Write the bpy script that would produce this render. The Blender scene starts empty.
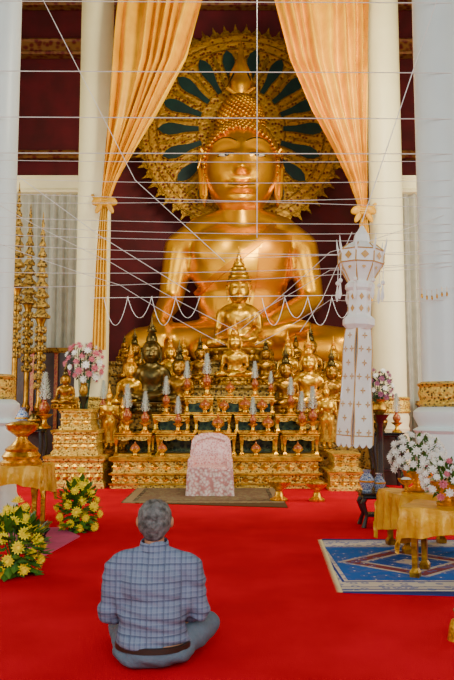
import bpy,bmesh,math,random
from mathutils import Vector as V, Matrix, Euler, noise
from mathutils.bvhtree import BVHTree
R=random.Random(7)
C=bpy.context.scene.collection
PI=math.pi
H=1.35;F=700.;TH=math.atan(65/700.)
def ray(px,py):
    u=(px-227)/F;v=(340-py)/F
    return V((u,math.cos(TH)-v*math.sin(TH),math.sin(TH)+v*math.cos(TH)))
def at(px,py,Y):
    d=ray(px,py);return V((0,0,H))+d*(Y/d.y)
def fl(px,py):
    d=ray(px,py);return V((0,0,H))+d*(-H/d.z)
def X(px,Y,z=1.0):
    dep=Y*math.cos(TH)+(z-H)*math.sin(TH);return (px-227)/F*dep
def Z(py,Y): return at(227,py,Y).z
# ---------------- materials
def mat(name,col,rough=.6,metal=0,col2=None,nscale=6,bump=0,bscale=40,spec=.5,sheen=0,kind='noise',lo=.35,hi=.65,coat=0):
    m=bpy.data.materials.new(name);m.use_nodes=True;nt=m.node_tree;b=nt.nodes['Principled BSDF']
    b.inputs['Roughness'].default_value=rough;b.inputs['Metallic'].default_value=metal
    b.inputs['Specular IOR Level'].default_value=spec;b.inputs['Sheen Weight'].default_value=sheen;b.inputs['Coat Weight'].default_value=coat
    tc=nt.nodes.new('ShaderNodeTexCoord')
    if col2 is None: col2=tuple(c*.85 for c in col)
    if kind=='noise':
        t=nt.nodes.new('ShaderNodeTexNoise');t.inputs['Scale'].default_value=nscale;t.inputs['Detail'].default_value=4;o=t.outputs['Fac']
    else:
        t=nt.nodes.new('ShaderNodeTexVoronoi');t.inputs['Scale'].default_value=nscale;o=t.outputs['Distance']
        if kind=='edge': t.feature='DISTANCE_TO_EDGE'
    nt.links.new(tc.outputs['Object'],t.inputs['Vector'])
    r=nt.nodes.new('ShaderNodeValToRGB');r.color_ramp.elements[0].position=lo;r.color_ramp.elements[1].position=hi
    r.color_ramp.elements[0].color=(*col,1);r.color_ramp.elements[1].color=(*col2,1)
    nt.links.new(o,r.inputs['Fac']);nt.links.new(r.outputs['Color'],b.inputs['Base Color'])
    if bump:
        if kind=='noise':
            t2=nt.nodes.new('ShaderNodeTexNoise');t2.inputs['Scale'].default_value=bscale;t2.inputs['Detail'].default_value=3
            nt.links.new(tc.outputs['Object'],t2.inputs['Vector']);o2=t2.outputs['Fac']
        else:o2=o
        bp=nt.nodes.new('ShaderNodeBump');bp.inputs['Strength'].default_value=bump;bp.inputs['Distance'].default_value=.02
        nt.links.new(o2,bp.inputs['Height']);nt.links.new(bp.outputs['Normal'],b.inputs['Normal'])
    return m
M={}
M['giant']=mat('giant_gold',(1.0,.50,.006),.31,.84,(.92,.40,.003),1.2,.0,5)
M['giantrobe']=mat('giant_robe_gold',(.85,.34,.002),.38,.8,(.68,.24,.001),1.2)
M['gold']=mat('statue_gold',(1.0,.56,.03),.28,.85,(.45,.19,.006),9,.1,30)
M['shaded']=mat('shaded_gold',(.50,.24,.015),.32,.85,(.18,.07,.005),9,.1,30)  # gold darkened in its colour for shade on the statues; spire poles reuse it
M['hairgold']=mat('hair_gold',(.92,.45,.01),.36,.8,(.60,.24,.006),20)
M['gold2']=mat('dull_gold',(.62,.34,.025),.40,.8,(.24,.095,.008),14,.4,40)
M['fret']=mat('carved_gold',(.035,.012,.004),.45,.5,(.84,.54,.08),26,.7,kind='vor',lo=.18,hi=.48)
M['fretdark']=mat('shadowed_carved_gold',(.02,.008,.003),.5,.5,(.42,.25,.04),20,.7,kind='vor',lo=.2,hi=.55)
M['fretbig']=mat('carved_gold_big',(.16,.014,.004),.45,.5,(.62,.31,.02),11,.8,kind='vor',lo=.2,hi=.5)
M['bronze']=mat('dark_bronze',(.05,.04,.012),.33,.9,(.18,.11,.025),7)
M['mirror']=mat('mirror_dark',(.008,.03,.018),.15,.5,(.06,.10,.04),12,kind='vor')
M['carpet']=mat('red_carpet',(.66,.0,.016),.95,0,(.54,.0,.011),1.6,.25,120,spec=.03)
M['dkred']=mat('dark_red_wall',(.16,.004,.010),.7,0,(.09,.003,.005),1.5)
M['redgold']=mat('red_gold_beam',(.16,.008,.008),.5,.2,(.32,.14,.03),7,kind='vor',lo=.25,hi=.6)
M['ceil']=mat('ceiling_red',(.04,.004,.004),.8)
M['cream']=mat('cream_paint',(.94,.84,.48),.5,0,(.88,.78,.43),2)
M['white']=mat('white_paint',(.82,.97,.98),.35,0,(.77,.92,.94),2)
M['cloth']=mat('gold_cloth',(.84,.44,.0),.42,.15,(.58,.26,.0),6,.4,20)
M['drape']=mat('gold_drape',(.90,.46,.0),.50,.05,(.72,.33,.0),3,.1,15)
M['drapetail']=mat('pale_gold_drape',(.86,.52,.03),.6,0,(.72,.40,.02),3,.15,15)
M['drapetie']=mat('orange_tie',(.62,.29,.0),.5,0)
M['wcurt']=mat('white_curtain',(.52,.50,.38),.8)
M['string']=mat('white_string',(.95,.95,.93),.8)
M['paper']=mat('white_paper',(.96,.99,.96),.8,0,(.92,.94,.90),10)
M['pinkpaper']=mat('pink_gold_paper',(.66,.36,.12),.5,.1,(.58,.33,.04),30)
M['black']=mat('black_lacquer',(.012,.011,.011),.25,coat=.4)
M['darkwood']=mat('dark_wood',(.025,.010,.006),.45,0,(.06,.024,.009),5,.3)
M['redlac']=mat('red_lacquer',(.30,.015,.01),.3,.2,(.4,.15,.02),30,kind='vor')
M['silver']=mat('silver_white',(.82,.86,.80),.5,.0,(.48,.56,.45),40)
M['leaf']=mat('green_leaf',(.03,.13,.015),.5,0,(.09,.22,.02),12)
M['dleaf']=mat('dark_leaf',(.015,.05,.015),.5,0,(.04,.09,.03),12)
M['yellow']=mat('yellow_petal',(1.0,.84,.0),.6,0,(1.0,.74,.0),30)
M['whitep']=mat('white_petal',(.9,.9,.84),.6,0,(.84,.80,.70),30)
M['pinkp']=mat('pink_petal',(.55,.04,.10),.6,0,(.75,.30,.34),20)
M['purple']=mat('purple_petal',(.16,.02,.10),.6,0,(.5,.2,.3),20)
M['skin']=mat('skin',(.46,.22,.12),.5,0,(.40,.18,.10),12,spec=.3)
M['trouser']=mat('grey_trousers',(.12,.165,.22),.85,0,(.09,.125,.17),10,.3,60)
M['belt']=mat('brown_belt',(.03,.014,.008),.4)
M['hair']=mat('grey_hair',(.035,.033,.031),.6,0,(.17,.17,.17),30,.35,90)
M['pinkmat']=mat('pink_mat',(.66,.08,.22),.9,0,(.54,.07,.18),8)
M['lace']=mat('pink_lace',(.62,.18,.17),.4,0,(.84,.54,.47),34,.3,kind='vor',lo=.2,hi=.65,coat=.4)
M['wlace']=mat('white_plastic_lace',(.82,.68,.60),.3,0,(.58,.26,.24),24,.3,kind='vor',lo=.3,hi=.7,coat=.5)
M['glass']=mat('blue_china',(.5,.58,.66),.15,0,(.07,.14,.36),18,kind='vor')
M['green']=mat('dark_green_glass',(.001,.022,.016),.5,.0,(.002,.035,.024),5)
M['wood']=mat('carved_wood',(.40,.16,.03),.4,.2,(.2,.06,.01),12,.3)
M['eye']=mat('eye_white',(.80,.72,.50),.3);M['iris']=mat('iris',(.010,.005,.004),.4)
def nd(nt,t,**k):
    n=nt.nodes.new(t)
    for a,b in k.items(): setattr(n,a,b)
    return n
def mth(nt,op,a,b=None):
    n=nd(nt,'ShaderNodeMath',operation=op)
    for i,v in enumerate((a,b)):
        if v is None: continue
        if isinstance(v,(int,float)): n.inputs[i].default_value=v
        else: nt.links.new(v,n.inputs[i])
    return n.outputs[0]
def mix(nt,f,a,b):
    n=nd(nt,'ShaderNodeMix',data_type='RGBA')
    nt.links.new(f,n.inputs[0])
    for i,v in ((6,a),(7,b)):
        if isinstance(v,tuple): n.inputs[i].default_value=(*v,1)
        else: nt.links.new(v,n.inputs[i])
    return n.outputs[2]
def plaid():
    m=bpy.data.materials.new('plaid_shirt');m.use_nodes=True;nt=m.node_tree;b=nt.nodes['Principled BSDF'];b.inputs['Roughness'].default_value=.85
    b.inputs['Specular IOR Level'].default_value=.2
    tc=nd(nt,'ShaderNodeTexCoord');s=nd(nt,'ShaderNodeSeparateXYZ');nt.links.new(tc.outputs['Object'],s.inputs[0])
    def band(ax,k,off,w): 
        f=mth(nt,'FRACT',mth(nt,'ADD',mth(nt,'MULTIPLY',ax,k),off));return mth(nt,'LESS_THAN',f,w)
    x=s.outputs[0];z=s.outputs[2]
    first=mth(nt,'MULTIPLY',mth(nt,'ADD',band(x,36,.1,.45),band(z,33,.3,.45)),.5)
    col=mix(nt,first,(.18,.225,.33),(.105,.135,.225))
    l=mth(nt,'MAXIMUM',band(x,36,.74,.13),band(z,33,.94,.13))
    col=mix(nt,mth(nt,'MULTIPLY',l,.20),col,(.42,.48,.58))
    l2=mth(nt,'MAXIMUM',band(x,12,.28,.08),band(z,11,.05,.08))
    col=mix(nt,mth(nt,'MULTIPLY',l2,.5),col,(.04,.05,.10))
    nt.links.new(col,b.inputs['Base Color']);return m
M['plaid']=plaid()
def rugmat(name,sx,sy,cols,field,acc,vs=11,med=False):
    m=bpy.data.materials.new(name);m.use_nodes=True;nt=m.node_tree;b=nt.nodes['Principled BSDF'];b.inputs['Roughness'].default_value=.95
    b.inputs['Specular IOR Level'].default_value=.1
    tc=nd(nt,'ShaderNodeTexCoord');s=nd(nt,'ShaderNodeSeparateXYZ');nt.links.new(tc.outputs['Object'],s.inputs[0])
    ax=mth(nt,'ABSOLUTE',s.outputs[0]);ay=mth(nt,'ABSOLUTE',s.outputs[1])
    dx=mth(nt,'SUBTRACT',sx/2,ax);dy=mth(nt,'SUBTRACT',sy/2,ay)
    d=mth(nt,'MINIMUM',dx,dy)
    r=nd(nt,'ShaderNodeValToRGB');r.color_ramp.interpolation='CONSTANT'
    e=r.color_ramp.elements;e[0].position=0;e[0].color=(*cols[0][1],1);e[1].position=cols[1][0];e[1].color=(*cols[1][1],1)
    for p,cc in cols[2:]:
        q=e.new(p);q.color=(*cc,1)
    nt.links.new(d,r.inputs['Fac'])
    v=nd(nt,'ShaderNodeTexVoronoi');v.inputs['Scale'].default_value=vs;nt.links.new(tc.outputs['Object'],v.inputs['Vector'])
    f=mth(nt,'LESS_THAN',mth(nt,'ABSOLUTE',mth(nt,'SUBTRACT',v.outputs['Distance'],.3)),.12)
    f2=mth(nt,'MULTIPLY',f,mth(nt,'GREATER_THAN',d,.04))
    f3=mth(nt,'LESS_THAN',v.outputs['Distance'],.13)
    base=r.outputs['Color']
    if med:
        dist=mth(nt,'ADD',mth(nt,'MULTIPLY',ax,1.0),mth(nt,'MULTIPLY',ay,1.15))
        for lim,cc in ((.62,(.55,.46,.38)),(.56,(.22,.05,.06)),(.42,(.52,.44,.36)),(.36,(.02,.08,.34)),(.14,(.55,.48,.40))):
            base=mix(nt,mth(nt,'LESS_THAN',dist,lim),base,cc)
    c1=mix(nt,mth(nt,'MULTIPLY',f2,.6),base,acc)
    c2=mix(nt,mth(nt,'MULTIPLY',mth(nt,'MULTIPLY',f3,mth(nt,'GREATER_THAN',d,.04)),.85),c1,field)
    nt.links.new(c2,b.inputs['Base Color']);return m
# ---------------- mesh helpers
def box(bm,x0,x1,y0,y1,z0,z1):
    r=bmesh.ops.create_cube(bm,size=1);s=V((x1-x0,y1-y0,z1-z0));c=V(((x0+x1)/2,(y0+y1)/2,(z0+z1)/2))
    for v in r['verts']: v.co=V((v.co.x*s.x,v.co.y*s.y,v.co.z*s.z))+c
def rings(bm,rs,cap0=True,cap1=True,closed=True):
    vs=[[bm.verts.new(p) for p in r] for r in rs];n=len(vs[0])
    for a,b in zip(vs,vs[1:]):
        for i in range(n if closed else n-1):
            j=(i+1)%n;bm.faces.new((a[i],a[j],b[j],b[i]))
    if closed and cap0: bm.faces.new(vs[0][::-1])
    if closed and cap1: bm.faces.new(vs[-1])
    return vs
def lathe(bm,prof,c=(0,0,0),n=16,sx=1,sy=1,rot=0,flute=0,fn=0):
    c=V(c);rings(bm,[[c+V((math.cos(2*PI*i/n+rot)*r*sx*(1+flute*math.cos(fn*2*PI*i/n)),math.sin(2*PI*i/n+rot)*r*sy*(1+flute*math.cos(fn*2*PI*i/n)),z)) for i in range(n)] for r,z in prof])
def mould(bm,x0,x1,y0,y1,prof):
    rings(bm,[[V((x0-o,y0-o,z)),V((x1+o,y0-o,z)),V((x1+o,y1+o,z)),V((x0-o,y1+o,z))] for o,z in prof])
def ell(bm,c,r,rot=None,u=20,v=14):
    m=Matrix.Translation(V(c))@(Euler(rot).to_matrix().to_4x4() if rot else Matrix.Identity(4))@Matrix.Diagonal((*r,1))
    bmesh.ops.create_uvsphere(bm,u_segments=u,v_segments=v,radius=1,matrix=m)
def tube(bm,pts,r,n=6):
    pts=[V(p) for p in pts];rs=[]
    ref=None
    for i,p in enumerate(pts):
        d=(pts[min(i+1,len(pts)-1)]-pts[max(i-1,0)]).normalized()
        if ref is None: ref=V((0,0,1)) if abs(d.z)<.9 else V((1,0,0))
        a=d.cross(ref).normalized();b=d.cross(a)
        rr=r[i] if isinstance(r,(list,tuple)) else r
        rs.append([p+a*math.cos(2*PI*k/n)*rr+b*math.sin(2*PI*k/n)*rr for k in range(n)])
    rings(bm,rs)
def caps(bm,a,ra,b,rb,n=16):
    a=V(a);b=V(b);d=(b-a).normalized();pts=[];rs=[]
    for k in range(5):
        t=-PI/2+k*PI/8*.98+.03;pts.append(a+d*ra*math.sin(t));rs.append(ra*math.cos(t))
    for k in range(5):
        t=k*PI/8*.98;pts.append(b+d*rb*math.sin(t));rs.append(rb*math.cos(t))
    ref=V((0,0,1)) if abs(d.z)<.9 else V((1,0,0));u=d.cross(ref).normalized();w=d.cross(u)
    rings(bm,[[p+u*math.cos(2*PI*i/n)*r+w*math.sin(2*PI*i/n)*r for i in range(n)] for p,r in zip(pts,rs)])
def grid(bm,nu,nv,f):
    vs=[[bm.verts.new(f(i/nu,j/nv)) for i in range(nu+1)] for j in range(nv+1)]
    for j in range(nv):
        for i in range(nu): bm.faces.new((vs[j][i],vs[j][i+1],vs[j+1][i+1],vs[j+1][i]))
def mk(bm,smooth=True,fix=True):
    if fix: bmesh.ops.recalc_face_normals(bm,faces=bm.faces)
    me=bpy.data.meshes.new('m');bm.to_mesh(me);bm.free()
    if smooth:
        me.polygons.foreach_set('use_smooth',[True]*len(me.polygons))
        try: me.set_sharp_from_angle(angle=math.radians(42))
        except Exception: pass
    return me
def link(name,me,m,parent=None):
    o=bpy.data.objects.new(name,me);C.objects.link(o)
    if me is not None and m is not None and not me.materials: me.materials.append(m)
    if parent is not None:o.parent=parent
    me.name=name
    return o
def obj(name,bm,m,parent=None,smooth=True): return link(name,mk(bm,smooth),m,parent)
def B(): return bmesh.new()
def tag(o,label,cat,group=None,kind=None):
    o['label']=label;o['category']=cat
    if group:o['group']=group
    if kind:o['kind']=kind
    return o
def thing(name,label,cat,loc=(0,0,0),group=None,rz=0,s=1):
    o=bpy.data.objects.new(name,None);C.objects.link(o);o.location=loc;o.rotation_euler=(0,0,rz)
    o.scale=(s,s,s) if isinstance(s,(int,float)) else s
    return tag(o,label,cat,group)
def struct(name,bm,m,smooth=False):
    o=obj(name,bm,m,None,smooth);o['kind']='structure';return o
def dup(root,loc,s,label,rz=0):
    r=root.copy();C.objects.link(r);r.location=loc;r.scale=(s,s,s) if isinstance(s,(int,float)) else s;r.rotation_euler=(0,0,rz);r['label']=label
    for ch in list(root.children):
        c=ch.copy();C.objects.link(c);c.parent=r
        for g in list(ch.children):
            d=g.copy();C.objects.link(d);d.parent=c
    return r
def bake(bm,voxel,it=6,fac=.5):
    me=bpy.data.meshes.new('t');bmesh.ops.recalc_face_normals(bm,faces=bm.faces);bm.to_mesh(me);bm.free();o=bpy.data.objects.new('t',me);C.objects.link(o)
    a=o.modifiers.new('r','REMESH');a.mode='VOXEL';a.voxel_size=voxel
    b=o.modifiers.new('s','SMOOTH');b.iterations=it;b.factor=fac
    bpy.context.view_layer.update();dg=bpy.context.evaluated_depsgraph_get()
    r=bpy.data.meshes.new_from_object(o.evaluated_get(dg));bpy.data.objects.remove(o)
    r.materials.clear()
    r.polygons.foreach_set('use_smooth',[True]*len(r.polygons));return r
# ---------------- camera, light
cam=bpy.data.objects.new('camera',bpy.data.cameras.new('camera'));C.objects.link(cam);bpy.context.scene.camera=cam
cam.location=(0,0,H);cam.rotation_euler=(PI/2+TH,0,0);cam.data.sensor_fit='VERTICAL';cam.data.sensor_height=36;cam.data.lens=36*F/680
w=bpy.data.worlds.new('w');bpy.context.scene.world=w;w.use_nodes=True;w.node_tree.nodes['Background'].inputs[0].default_value=(.90,.98,1,1);w.node_tree.nodes['Background'].inputs[1].default_value=.54
def area(n,loc,tgt,sz,e,col=(1,1,1)):
    l=bpy.data.lights.new(n,'AREA');l.shape='RECTANGLE';l.size,l.size_y=sz;l.energy=e;l.color=col;o=bpy.data.objects.new(n,l);C.objects.link(o)
    o.location=loc;o.rotation_euler=(V(tgt)-V(loc)).to_track_quat('-Z','Y').to_euler()
area('daylight_front',(0,-3.5,4.5),(0,12,3),(8,4),600,(.94,.99,1))
area('daylight_left',(-6,9.5,3.2),(0,13,2.5),(3,4),220,(.95,1,.98))
area('daylight_right',(6,9.5,3.2),(0,13,2.5),(3,4),300,(1,.98,.92))
area('buddha_fill',(1.8,8.6,7.2),(.3,15,6.2),(1.6,1.6),430,(1,.92,.70))  # added fill light for the giant face and crisp gold highlights
# ---------------- setting
b=B();box(b,-6.2,6.2,-3,18,-.1,0);struct('floor',b,M['carpet'])
b=B();box(b,-6.4,6.4,-3,18.2,13.5,13.7);struct('ceiling',b,M['ceil'])
b=B();box(b,-6.4,6.4,18,18.2,0,13.5);struct('wall_back',b,M['dkred'])
for nm,x0,x1 in (('wall_left',-6.4,-6.2),('wall_right',6.2,6.4)):
    b=B();box(b,x0,x1,-3,18.2,5.5,13.5)
    for y0,y1 in ((-3,0),(3,8),(11,18.2)): box(b,x0,x1,y0,y1,0,5.5)
    struct(nm,b,M['cream'])
for k,(z0,z1,d) in enumerate(((Z(54,17.7),Z(38,17.7),.3),(Z(5,17.7),Z(-8,17.7),.3),(Z(158,17.7),Z(150,17.7),.2))):
    b=B();mould(b,-6.15,6.15,17.7,17.95,[(0,z0),(.04,z0+.05),(0,z0+.1),(0,z1-.1),(.04,z1-.05),(0,z1)]);struct('trim_%d'%(k+1),b,M['redgold'])
for k,(a,c) in enumerate(((-6.15,-2.72),(3.2,6.15))):
    b=B();mould(b,a,c,14.0,14.3,[(0,Z(192,14)),(.03,Z(190,14)),(0,Z(188,14)),(0,Z(180,14)),(.04,Z(178,14)),(.04,Z(176,14))]);struct('trim_%d'%(k+4),b,M['cream'])
# columns
def column(x,y,r,zr,label,m,fl_=1.0):
    t=thing('column',label,'column',(x,y,0),'round temple columns')
    b=B();lathe(b,[(r,zr),(r,13.5)],n=40);obj('shaft',b,m,t)
    b=B();lathe(b,[(r+.02,zr-.3),(r+.06,zr-.27),(r+.03,zr-.22),(r+.05,zr-.14),(r+.03,zr-.07),(r+.06,zr-.03),(r+.01,zr)],n=40);obj('gilded_ring',b,M['fret'],t)
    b=B();lathe(b,[(r+q*fl_,z) for q,z in ((.12,0),(.12,.25),(.10,.3),(.08,.5),(.08,zr-.62),(.12,zr-.58),(.05,zr-.54),(.11,zr-.42),(.11,zr-.36),(.05,zr-.31),(.02,zr-.3))],n=40);obj('base',b,m,t)
    return t
column(-2.94,8.5,.31,1.72,'bluish white round column at the left edge of the photo',M['white'])
column(2.68,8.5,.31,1.63,'bluish white round column at the right edge behind the offering flowers',M['white'])
column(X(97,13,5)-.05,13,.31,1.5,'cream column beside the left gold drape',M['cream'],.3)
column(X(386,13,5),13,.31,1.5,'cream column beside the right gold drape behind the paper lantern',M['cream'],.3)
def ribbed(x0,x1,y,z0,z1,label):
    b=B();n=int((x1-x0)/.02)
    grid(b,n,6,lambda u,v:V((x0+(x1-x0)*u,y+.05*math.sin(u*(x1-x0)*2*PI/.17)+.02*math.sin(u*30+v*3),z0+(z1-z0)*v)))
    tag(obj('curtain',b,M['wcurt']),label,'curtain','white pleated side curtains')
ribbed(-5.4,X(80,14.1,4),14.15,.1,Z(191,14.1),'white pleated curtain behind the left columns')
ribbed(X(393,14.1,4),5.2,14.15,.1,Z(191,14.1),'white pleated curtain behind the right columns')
def backdrop(x0,x1,zt,label):  # added dark panels that stand in for the darkness at the lower sides
    t=thing('dark_backdrop',label,'backdrop',((x0+x1)/2,13.85,0));a=(x1-x0)/2
    b=B();box(b,-a,a,-.03,.03,0,zt);obj('panel',b,M['darkwood'],t,False)
    b=B();mould(b,-a,a,-.05,.05,[(0,zt-.02),(.03,zt+.02),(.01,zt+.05),(.03,zt+.08)]);obj('top_rail',b,M['fretdark'],t,False)
    n=5
    for k in range(n+1):
        b=B();x=-a+.05+(2*a-.1)*k/n;mould(b,x-.035,x+.035,-.07,-.035,[(.01,0),(0,.05),(0,zt-.05),(.01,zt-.02)]);obj('post',b,M['redlac'],t,False)
backdrop(-5.3,-2.85,Z(352,13.85),'added dark screen standing before the left white curtain')
backdrop(3.75,5.2,Z(405,13.85),'added dark screen standing before the right white curtain')
# ---------------- drapes
def interp(tab,y):
    for (a,b),(c,d) in zip(tab,tab[1:]):
        if y<=c: return b+(d-b)*(y-a)/(c-a)
    return tab[-1][1]
def drape(outer,inner,tie,tail,label,sd):
    Y=12.45
    t=thing('drape',label,'drape',at(tie[0],tie[1],Y),'gold satin drapes');o=V(t.location)
    b=B();nf=8
    def f(u,v):
        py=-40+(tie[1]+38)*v;a=interp(outer,py);c=interp(inner,py)
        px=a+(c-a)*u;wd=abs(c-a)
        p=at(px,py,Y);amp=.026+.0008*wd
        uu=u+.05*math.sin(u*9+sd)+.02*math.sin(v*6+u*4)
        p.y+=amp*(math.sin(uu*nf*2*PI+.8*math.sin(v*4))+.5*math.sin(uu*27+v*6)+.3*math.sin(uu*71-v*3))*(1 if v<.9 else .6)-.03*math.sin(u*3)
        return p-o
    grid(b,150,50,f);obj('gathered_cloth',b,M['drape'],t)
    b=B()
    def g(u,v):
        py=tie[1]+2+(tail[1]-tie[1])*v;px=tie[0]+(tail[0]-tie[0])*v**.6+(u-.5)*(6+8*v**.5)
        p=at(px,py,Y);p.y+=.04*math.sin(u*4*2*PI);return p-o
    grid(b,50,20,g);obj('hanging_tail',b,M['drapetail'],t)
    b=B()
    for q in range(3): ell(b,(0,0,(1-q)*.04),(.13,.1,.04))
    for sg in (-1,1):
        ell(b,(sg*.13,-.05,.02),(.11,.05,.075),(0,sg*.5,0));ell(b,(sg*.1,-.05,-.1),(.05,.03,.12),(0,-sg*.5,0))
    tube(b,[(0,0,0),(-sd*.2,.1,.12),(-sd*.28,.25,.22)],.03,8)
    obj('bow',b,M['drapetie'],t)
drape([(-40,120),(0,118),(200,101)],[(-40,212),(0,203),(60,187),(110,160),(150,136),(180,118),(200,110)],(105,203),(99,348),'gold drape gathered at the left cream column with a long tail',1)
drape([(-40,368),(0,368),(205,367)],[(-40,265),(0,275),(60,289),(110,311),(150,334),(180,349),(205,358)],(363,212),(366,300),'gold drape gathered at the right cream column above the lantern',-1)
# ---------------- altar platform
tiers=((-1.98,2.3,12.6,13.15,0,1.2),(-1.98,2.5,13.15,13.7,0,1.72),(-2.9,3.45,13.7,17.1,0,2.2))
t=thing('altar_platform','carved gold stepped platform under the giant Buddha','platform',(0,0,0))
for (x0,x1,y0,y1,z0,z1) in tiers:
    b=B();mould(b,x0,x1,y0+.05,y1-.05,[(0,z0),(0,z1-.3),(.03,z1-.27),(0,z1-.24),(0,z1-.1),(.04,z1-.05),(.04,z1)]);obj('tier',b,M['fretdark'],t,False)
# ---------------- seated Buddha
def buddha_body(voxel,fingers):
    b=B()
    ell(b,(0,.03,.10),(.2,.14,.10));ell(b,(0,.03,.24),(.165,.106,.17));ell(b,(0,.015,.38),(.195,.122,.16));ell(b,(0,.02,.47),(.205,.095,.08))
    for s in (-1,1):
        caps(b,(s*.09,.02,.09),.095,(s*.355,-.09,.07),.068);caps(b,(s*.17,.02,.475),.072,(s*.222,.025,.445),.064)
        ell(b,(s*.07,-.045,.42),(.11,.055,.09));caps(b,(s*.03,.02,.555),.052,(s*.15,.02,.505),.062)
    caps(b,(-.355,-.09,.075),.064,(.12,-.2,.10),.042);caps(b,(.355,-.09,.06),.062,(-.14,-.2,.045),.04)
    ell(b,(.17,-.2,.125),(.075,.04,.026),(0,-.1,.2))
    caps(b,(-.226,.025,.445),.063,(-.262,.03,.25),.047);caps(b,(-.262,.03,.25),.046,(-.290,-.1,.165),.033)
    ell(b,(-.288,-.145,.14),(.036,.04,.02),(.5,0,0))
    caps(b,(.226,.025,.445),.063,(.262,.03,.25),.047);caps(b,(.262,.03,.25),.046,(.11,-.14,.155),.032)
    ell(b,(.05,-.165,.15),(.06,.035,.018))
    if fingers:
        for k in range(4):
            x=-.313+k*.017;L=(.06,.075,.07,.055)[k];caps(b,(x,-.17,.125),.0085,(x,-.195,.1),.008,8);caps(b,(x,-.195,.1),.008,(x-.002,-.2,.105-L),.006,8)
            y=-.145-k*.014;caps(b,(.02,y,.153),.0085,(-.07,y-.01,.152),.007,8)
        caps(b,(-.258,-.15,.135),.01,(-.243,-.18,.09),.008,8);caps(b,(.04,-.14,.165),.01,(-.01,-.13,.178),.008,8)
    else:
        ell(b,(-.293,-.185,.08),(.035,.015,.05));ell(b,(-.02,-.165,.15),(.06,.03,.015))
    caps(b,(0,.015,.5),.08,(0,.01,.62),.068)
    return bake(b,voxel,10)
HM=Matrix.Translation((0,0,.735))@Matrix.Diagonal((1.16,1.12,1.15,1))@Matrix.Translation((0,0,-.742))
def hm(me): me.transform(HM);return me
def g2(x,z,cx,cz,sx,sz): return math.exp(-((x-cx)/sx)**2-((z-cz)/sz)**2)
def buddha_head(nu,nv):
    b=B();rs=[]
    for j in range(1,nv):
        ph=PI*j/nv;row=[]
        for i in range(nu):
            th=2*PI*i/nu;x=.116*math.sin(ph)**.88*math.cos(th);y=-.128*math.sin(ph)*math.sin(th);zz=math.cos(ph);z=.742+.158*zz
            if zz<0: x*=1-.18*zz*zz
            if zz<-.2: y*=1-.1*zz*zz
            if y<0:
                k=min(1,(-y)/.05);d=0;ax=abs(x)
                if .69<z<.81:
                    tt=max(0,min(1,(.80-z)/.095));d+=(.006+.023*tt)*math.exp(-(x/(.0095+.008*tt))**2)*(1 if z>.705 else max(0,(z-.69)/.015))
                d+=.009*g2(ax,z,.017,.709,.010,.009)
                d-=.012*g2(ax,z,.047,.772,.034,.017)
                zb=.793+.022*math.sin(min(1,max(0,ax-.008)/.085)*PI*.85);d+=.005*math.exp(-((z-zb)/.007)**2)*(1 if .012<ax<.09 else .2)
                d+=.013*g2(ax,z,.047,.757,.030,.014)
                wl=math.exp(-(ax/.036)**4);lz=.6665+.18*ax-.007
                d+=.011*wl*math.exp(-((z-lz-.008)/.006)**2)+.013*wl*math.exp(-((z-lz+.009)/.0075)**2)
                d-=.004*g2(ax,z,.043,.670,.007,.007)
                d+=.010*g2(x,z,0,.614,.035,.020);d-=.005*g2(x,z,0,.640,.04,.007)
                d+=.005*g2(ax,z,.062,.70,.03,.03)
                y-=d*k
            row.append(V((x,y,z)))
        rs.append(row)
    rings(b,rs)
    return mk(b)
def hairline(x,y):
    if y<-.02: return .846-.05*(abs(x)/.11)**2
    return .70
def hairmesh(n,rad):
    b=B()
    ell(b,(0,.012,.785),(.117,.122,.126));ell(b,(0,.015,.900),(.074,.074,.095))
    for v in b.verts:
        if v.co.y<-.02 and v.co.z<hairline(v.co.x,v.co.y): v.co.y=max(v.co.y,-.03)
    for c,r,nn in (((0,.006,.765),(.120,.133,.143),n),((0,.015,.905),(.076,.077,.095),n//2)):
        for k in range(nn):
            z=1-2*(k+.5)/nn;q=math.sqrt(1-z*z);a=k*2.39996;p=V((c[0]+r[0]*q*math.cos(a),c[1]+r[1]*q*math.sin(a),c[2]+r[2]*z))
            if r[0]>.1 and (p.z<hairline(p.x,p.y)): continue
            if r[0]<.1 and p.z<.87: continue
            nrm=V((q*math.cos(a),q*math.sin(a),z));mt=Matrix.Translation(p)@nrm.to_track_quat('Z','Y').to_matrix().to_4x4()
            bmesh.ops.create_icosphere(b,subdivisions=1,radius=rad,matrix=mt)
    return hm(mk(b))
def finial(k=1,w_=1):
    b=B();lathe(b,[(.024*w_,.96),(.034*w_,.995),(.016*w_,1.008),(.026*w_,1.03),(.028*w_,1.05),(.016*w_,1.08),(.020*w_,1.09),(.010*w_,1.13),(.006*w_,1.16*k),(.001,1.20*k)],n=12,c=(0,.015,0),sy=.6)
    for s in (-1,1): tube(b,[(0,.015,1.0),(s*.034*w_,.015,1.03),(s*.028*w_,.015,1.07),(s*.010,.015,1.13)],[.008*w_,.007*w_,.005,.002],6)
    return hm(mk(b))
def earmesh(s):
    b=B()
    tube(b,[(s*.114,-.005,.79),(s*.126,-.012,.812),(s*.133,0,.80),(s*.132,.004,.75),(s*.126,-.004,.70),(s*.124,-.006,.655),(s*.119,-.01,.625),(s*.114,-.006,.66),(s*.113,-.005,.72)],[.010,.010,.010,.010,.009,.011,.012,.009,.008],8)
    ell(b,(s*.119,.005,.74),(.008,.02,.06))
    return hm(mk(b))
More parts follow.
